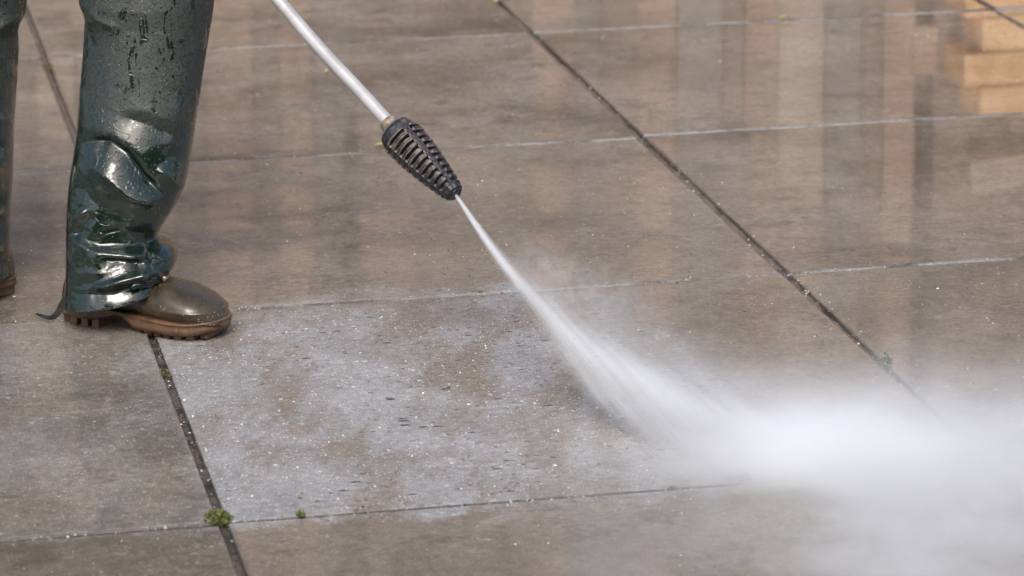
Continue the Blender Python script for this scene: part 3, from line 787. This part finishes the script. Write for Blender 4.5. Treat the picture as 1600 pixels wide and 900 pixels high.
# ------------------------------------------------------------------ water: jet, mist, droplets
RX = Vector((RT.x, RT.y, 0)).normalized(); DV = Vector((-RX.y, RX.x, 0))      # right and away, level
JET0 = T3 + axn * .002; JET1 = at(1290, 742, on_ground(1290, 742).dot(FW) - CAM.dot(FW)); JET1.z = .012
JU = (JET1 - JET0); JL = JU.length; JU.normalize()
JV = (-UP * .75 - RT * .65); JV = (JV - JU * JV.dot(JU)).normalized()          # the side the spinning jet bows to
JW = JU.cross(JV)
def bow(t): return .238 * t * max(0, 1 - t * t) ** 2
def jsig(t): return .0012 + .018 * t ** 1.15
def mat_jet():
    t = Nt('jet_water'); P = t.pos()
    q = t.vmath('SUBTRACT', P, tuple(JET0))
    a = t.vmath('DOT_PRODUCT', q, tuple(JU), out=1) / JL
    v = t.vmath('DOT_PRODUCT', q, tuple(JV), out=1); ww = t.vmath('DOT_PRODUCT', q, tuple(JW), out=1)
    ac = t.math('MAXIMUM', a, .0005); ia = t.math('MAXIMUM', 1. - ac, 0.)
    ia2 = t.math('MAXIMUM', 1. - ac * ac, 0.); b = ac * .238 * ia2 * ia2
    def gauss(off, sg, tau):
        dv_ = v - (b + off); r2 = dv_ * dv_ + ww * ww
        return t.math('EXPONENT', r2 / (sg * sg) * -.5) * (tau / sg * .4)
    sg = t.math('POWER', ac, 1.15) * .018 + .0012
    iac = t.comb(a * 2.2, v / (ac + .03) * 34., ww / (ac + .03) * 34.)       # streaks fan out from the nozzle
    st = t.ss(t.noise(iac, 1., 3., .7), .28, .72)
    fl = t.noise(P, 60., 3., .7)
    core = gauss(0., sg, t.lerp(t.ss(ac, 0., .34), 4.0, .50)) * (st * 1.3 + fl * .5 + .2)
    edge = t.math('MINIMUM', ac * .258, .134 - t.math('MAXIMUM', ac - .70, 0.) * .25)
    fill = t.ss((edge - v - (fl - .5) * .05 * ac) / (ac * .022 + .018), -.1, 1.) * t.ss(v - b, -.040, .012)
    sw = ac * .036 + .002
    vl = fill * t.math('EXPONENT', ww * ww / (sw * sw) * -.5) * (t.ss(ac, .10, .40) * .37 / sw) * (st * 1.6 + fl * .5 - .12)
    vr = gauss(ac * -.030, ac * .050 + .003, t.ss(ac, .12, .6) * .62) * (st * 1.1 + fl * .9 - .1)
    up = gauss(ac * -.17 - .004, ac * .05 + .006, t.ss(ac, .1, .3) * .42) * t.ss(ac, .7, .3) * t.ss(fl, .3, .65)
    d = (core + vl + vr + up) * t.ss(ac, .0, .004)
    vol = t.n('ShaderNodeVolumePrincipled'); vol.inputs['Color'].default_value = (.975, .99, .994, 1); vol.inputs['Anisotropy'].default_value = .15
    t.put(vol.inputs['Density'], d); t.t.links.new(vol.outputs[0], t.out.inputs['Volume'])
    t.m.cycles.volume_step_rate = .12; return t.m
vs, fs = [], []; nJ = 40; nC = 28
for i in range(nJ):
    t_ = (i / (nJ - 1)) ** 1.25; tt = .002 + t_ * .995
    lo = max(bow(tt) + 3 * jsig(tt), min(tt * .258, .134) + .012 * sm(tt, .05, .3))
    hi = bow(tt) - tt * .19 * sm(tt, .06, .2) * (1 - sm(tt, .6, .8)) - tt * .07 - 2.4 * (tt * .055 + .004) * sm(tt, .04, .2) - 3 * jsig(tt) * (1 - sm(tt, .04, .2))
    c_, r_ = (lo + hi) / 2, (lo - hi) / 2; rw = 3.0 * jsig(tt) + 2.2 * tt * .05 * sm(tt, .04, .2)
    for j in range(nC):
        an = 2 * math.pi * j / nC; p = JET0 + JU * (tt * JL) + JV * (c_ + r_ * math.cos(an)) + JW * (rw * math.sin(an))
        p.z = max(p.z, .0015 + .0005 * math.sin(j)); vs.append(p - JET0)
fs = grid_faces(nJ, nC); fs.append(tuple(range(nC))[::-1]); fs.append(tuple((nJ - 1) * nC + j for j in range(nC)))
me = mesh('water_jet', vs, fs); bm = bmesh.new(); bm.from_mesh(me); bmesh.ops.recalc_face_normals(bm, faces=bm.faces); bm.to_mesh(me); bm.free()
tag(link('water_jet', me, mat_jet(), None, JET0), 'white high-pressure water jet fanning from the ribbed nozzle down to the slab', 'water jet')

IMP = Vector((JET1.x, JET1.y, 0))
MH = .062
def mist_amp_np(x, y):
    def s(v, a, b):
        u = np.clip((v - a) / (b - a), 0, 1); return u * u * (3 - 2 * u)
    near = s(x - y * .35, -.34, .16) * s(y, .20, -.06)
    far = s(x, -.26, .12) * s(y, .42, .10) * .35
    return np.maximum(near, far)
def mat_mist():
    t = Nt('drifting_spray'); P = t.pos(); q = t.vmath('SUBTRACT', P, tuple(IMP))
    x = t.vmath('DOT_PRODUCT', q, tuple(RX), out=1); y = t.vmath('DOT_PRODUCT', q, tuple(DV), out=1); z = t.xyz(P)[2]
    big = t.noise(t.comb(x * .8, y, z * 1.3), 4.2, 3., .6); fl = t.noise(t.comb(x * .6, y, z), 17., 3., .72)
    wx = x + (big - .5) * .30; wy = y + (big - .5) * .26
    near = t.ss(wx - wy * .35, -.34, .16) * t.ss(wy, .20, -.06)
    far = t.ss(wx, -.22, .16) * t.ss(wy, .34, .06) * .30
    A = t.math('MAXIMUM', near, far) * (big * 4.2 + fl * 1.8 - 2.40)
    mh = t.math('MAXIMUM', (big - .5) * .22 + (fl - .5) * .05 + .062, .020)
    layer = t.math('MAXIMUM', A, 0.) * t.math('EXPONENT', z / mh * -1.) * 9.0
    def blob(cx, cy_, cz, sx, sy, sz, k):
        a, b, c = (x - cx) / sx, (y - cy_) / sy, (z - cz) / sz
        return t.math('EXPONENT', (a * a + b * b + c * c) * -.5) * k
    sp = blob(.020, .0, .014, .080, .052, .030, 115.) * (fl * 1.5 + .2) + blob(.08, .03, .03, .15, .09, .048, 10.) * t.math('MAXIMUM', fl * 1.6 + big * 2.0 - 1.1, 0.) \
        + blob(.22, .04, .04, .12, .08, .045, 6.) * t.math('MAXIMUM', fl * 2. - .5, 0.) + blob(-.11, -.02, .015, .09, .05, .022, 9.) * (fl + .4)
    d = (layer * t.ss(x, .85, .5) * t.ss(y, -.85, -.5) + sp) * t.ss(z, .42, .2)
    vol = t.n('ShaderNodeVolumePrincipled'); vol.inputs['Color'].default_value = (.975, .99, .994, 1); vol.inputs['Anisotropy'].default_value = .1
    t.put(vol.inputs['Density'], d); t.t.links.new(vol.outputs[0], t.out.inputs['Volume'])
    t.m.cycles.volume_step_rate = .22; return t.m
nx, ny = 44, 44; X0, X1, Y0, Y1 = -.62, .85, -.85, .60
vs, fs = [], []
for i in range(ny):
    for j in range(nx):
        x = X0 + (X1 - X0) * j / (nx - 1); y = Y0 + (Y1 - Y0) * i / (ny - 1)
        ef = min(1, (X1 - x) / .3, (y - Y0) / .3); A = ef * float(max(mist_amp_np(x + dx, y + dy) for dx in (-.15, 0, .15) for dy in (-.13, 0, .13)))
        hgt = .012 + max(0, ef) * .0 + MH * math.log(1 + 60 * A) + .20 * math.exp(-((x - .07) / .26) ** 2 - ((y - .05) / .18) ** 2)
        if i in (0, ny - 1) or j in (0, nx - 1): hgt = .006
        p = IMP + RX * x + DV * y; vs.append((p.x - IMP.x, p.y - IMP.y, hgt))
n0 = len(vs)
for k in range(n0): vs.append((vs[k][0], vs[k][1], .0025))
fs = grid_faces(ny, nx, False); fs += [tuple(n0 + q for q in f[::-1]) for f in grid_faces(ny, nx, False)]
rim_ = [j for j in range(nx)] + [i * nx + nx - 1 for i in range(1, ny)] + [(ny - 1) * nx + j for j in range(nx - 2, -1, -1)] + [i * nx for i in range(ny - 2, 0, -1)]
for k in range(len(rim_)):
    a, b = rim_[k], rim_[(k + 1) % len(rim_)]; fs.append((b, a, n0 + a, n0 + b))
me = mesh('spray_mist', vs, fs); bm = bmesh.new(); bm.from_mesh(me); bmesh.ops.recalc_face_normals(bm, faces=bm.faces); bm.to_mesh(me); bm.free()
tag(link('spray_mist', me, mat_mist(), None, IMP), 'white cloud of spray and mist drifting over the slabs from where the jet hits', 'mist', kind='stuff')

# droplets thrown up round the impact and off the jet
vs, fs = [], []
def drop(p, r_, d=None):
    b = len(vs); e = Vector((1, 0, 0)) if d is None else d
    f_ = e.orthogonal().normalized(); g_ = e.cross(f_)
    vs.extend([p + e * r_ * 1.8, p - e * r_ * 1.8, p + f_ * r_, p - f_ * r_, p + g_ * r_, p - g_ * r_])
    for (i, j, k) in ((0, 2, 4), (0, 4, 3), (0, 3, 5), (0, 5, 2), (1, 4, 2), (1, 3, 4), (1, 5, 3), (1, 2, 5)): fs.append((b + i, b + j, b + k))
for k in range(3600):
    an = random.uniform(-math.pi, math.pi); r_ = abs(random.gauss(0, .26)) + .04
    x = .02 + r_ * math.cos(an) * 1.5 + (.10 if random.random() < .5 else 0); y = .05 + r_ * math.sin(an) * 1.1
    z = .003 + abs(random.gauss(0, .05)) * math.exp(-r_ * 2.0) * (1 if random.random() < .7 else 0)
    p = IMP + RX * x + DV * y; p.z = z
    d = (RX * random.gauss(.6, .5) + DV * random.gauss(0, .3) + Vector((0, 0, random.gauss(.0, .2)))).normalized()
    drop(p, random.uniform(.0003, .0009) * max(.45, 1.3 - r_ * 2.6), d)
for k in range(900):
    t_ = random.uniform(.1, 1); s_ = jsig(t_) * 1.3 + t_ * .03
    p = JET0 + JU * (t_ * JL) + JV * (bow(t_) + random.gauss(t_ * .01, s_)) + JW * random.gauss(0, s_)
    if p.z > .004: drop(p, random.uniform(.0002, .0006), JU)
tag(link('water_droplets', mesh('water_droplets', vs, fs), mat_simple('aerated_water', (.72, .74, .76), (.85, .87, .88), .12, 50., coat=.6)), 'fine white droplets scattered round the spray', 'droplets', kind='stuff')
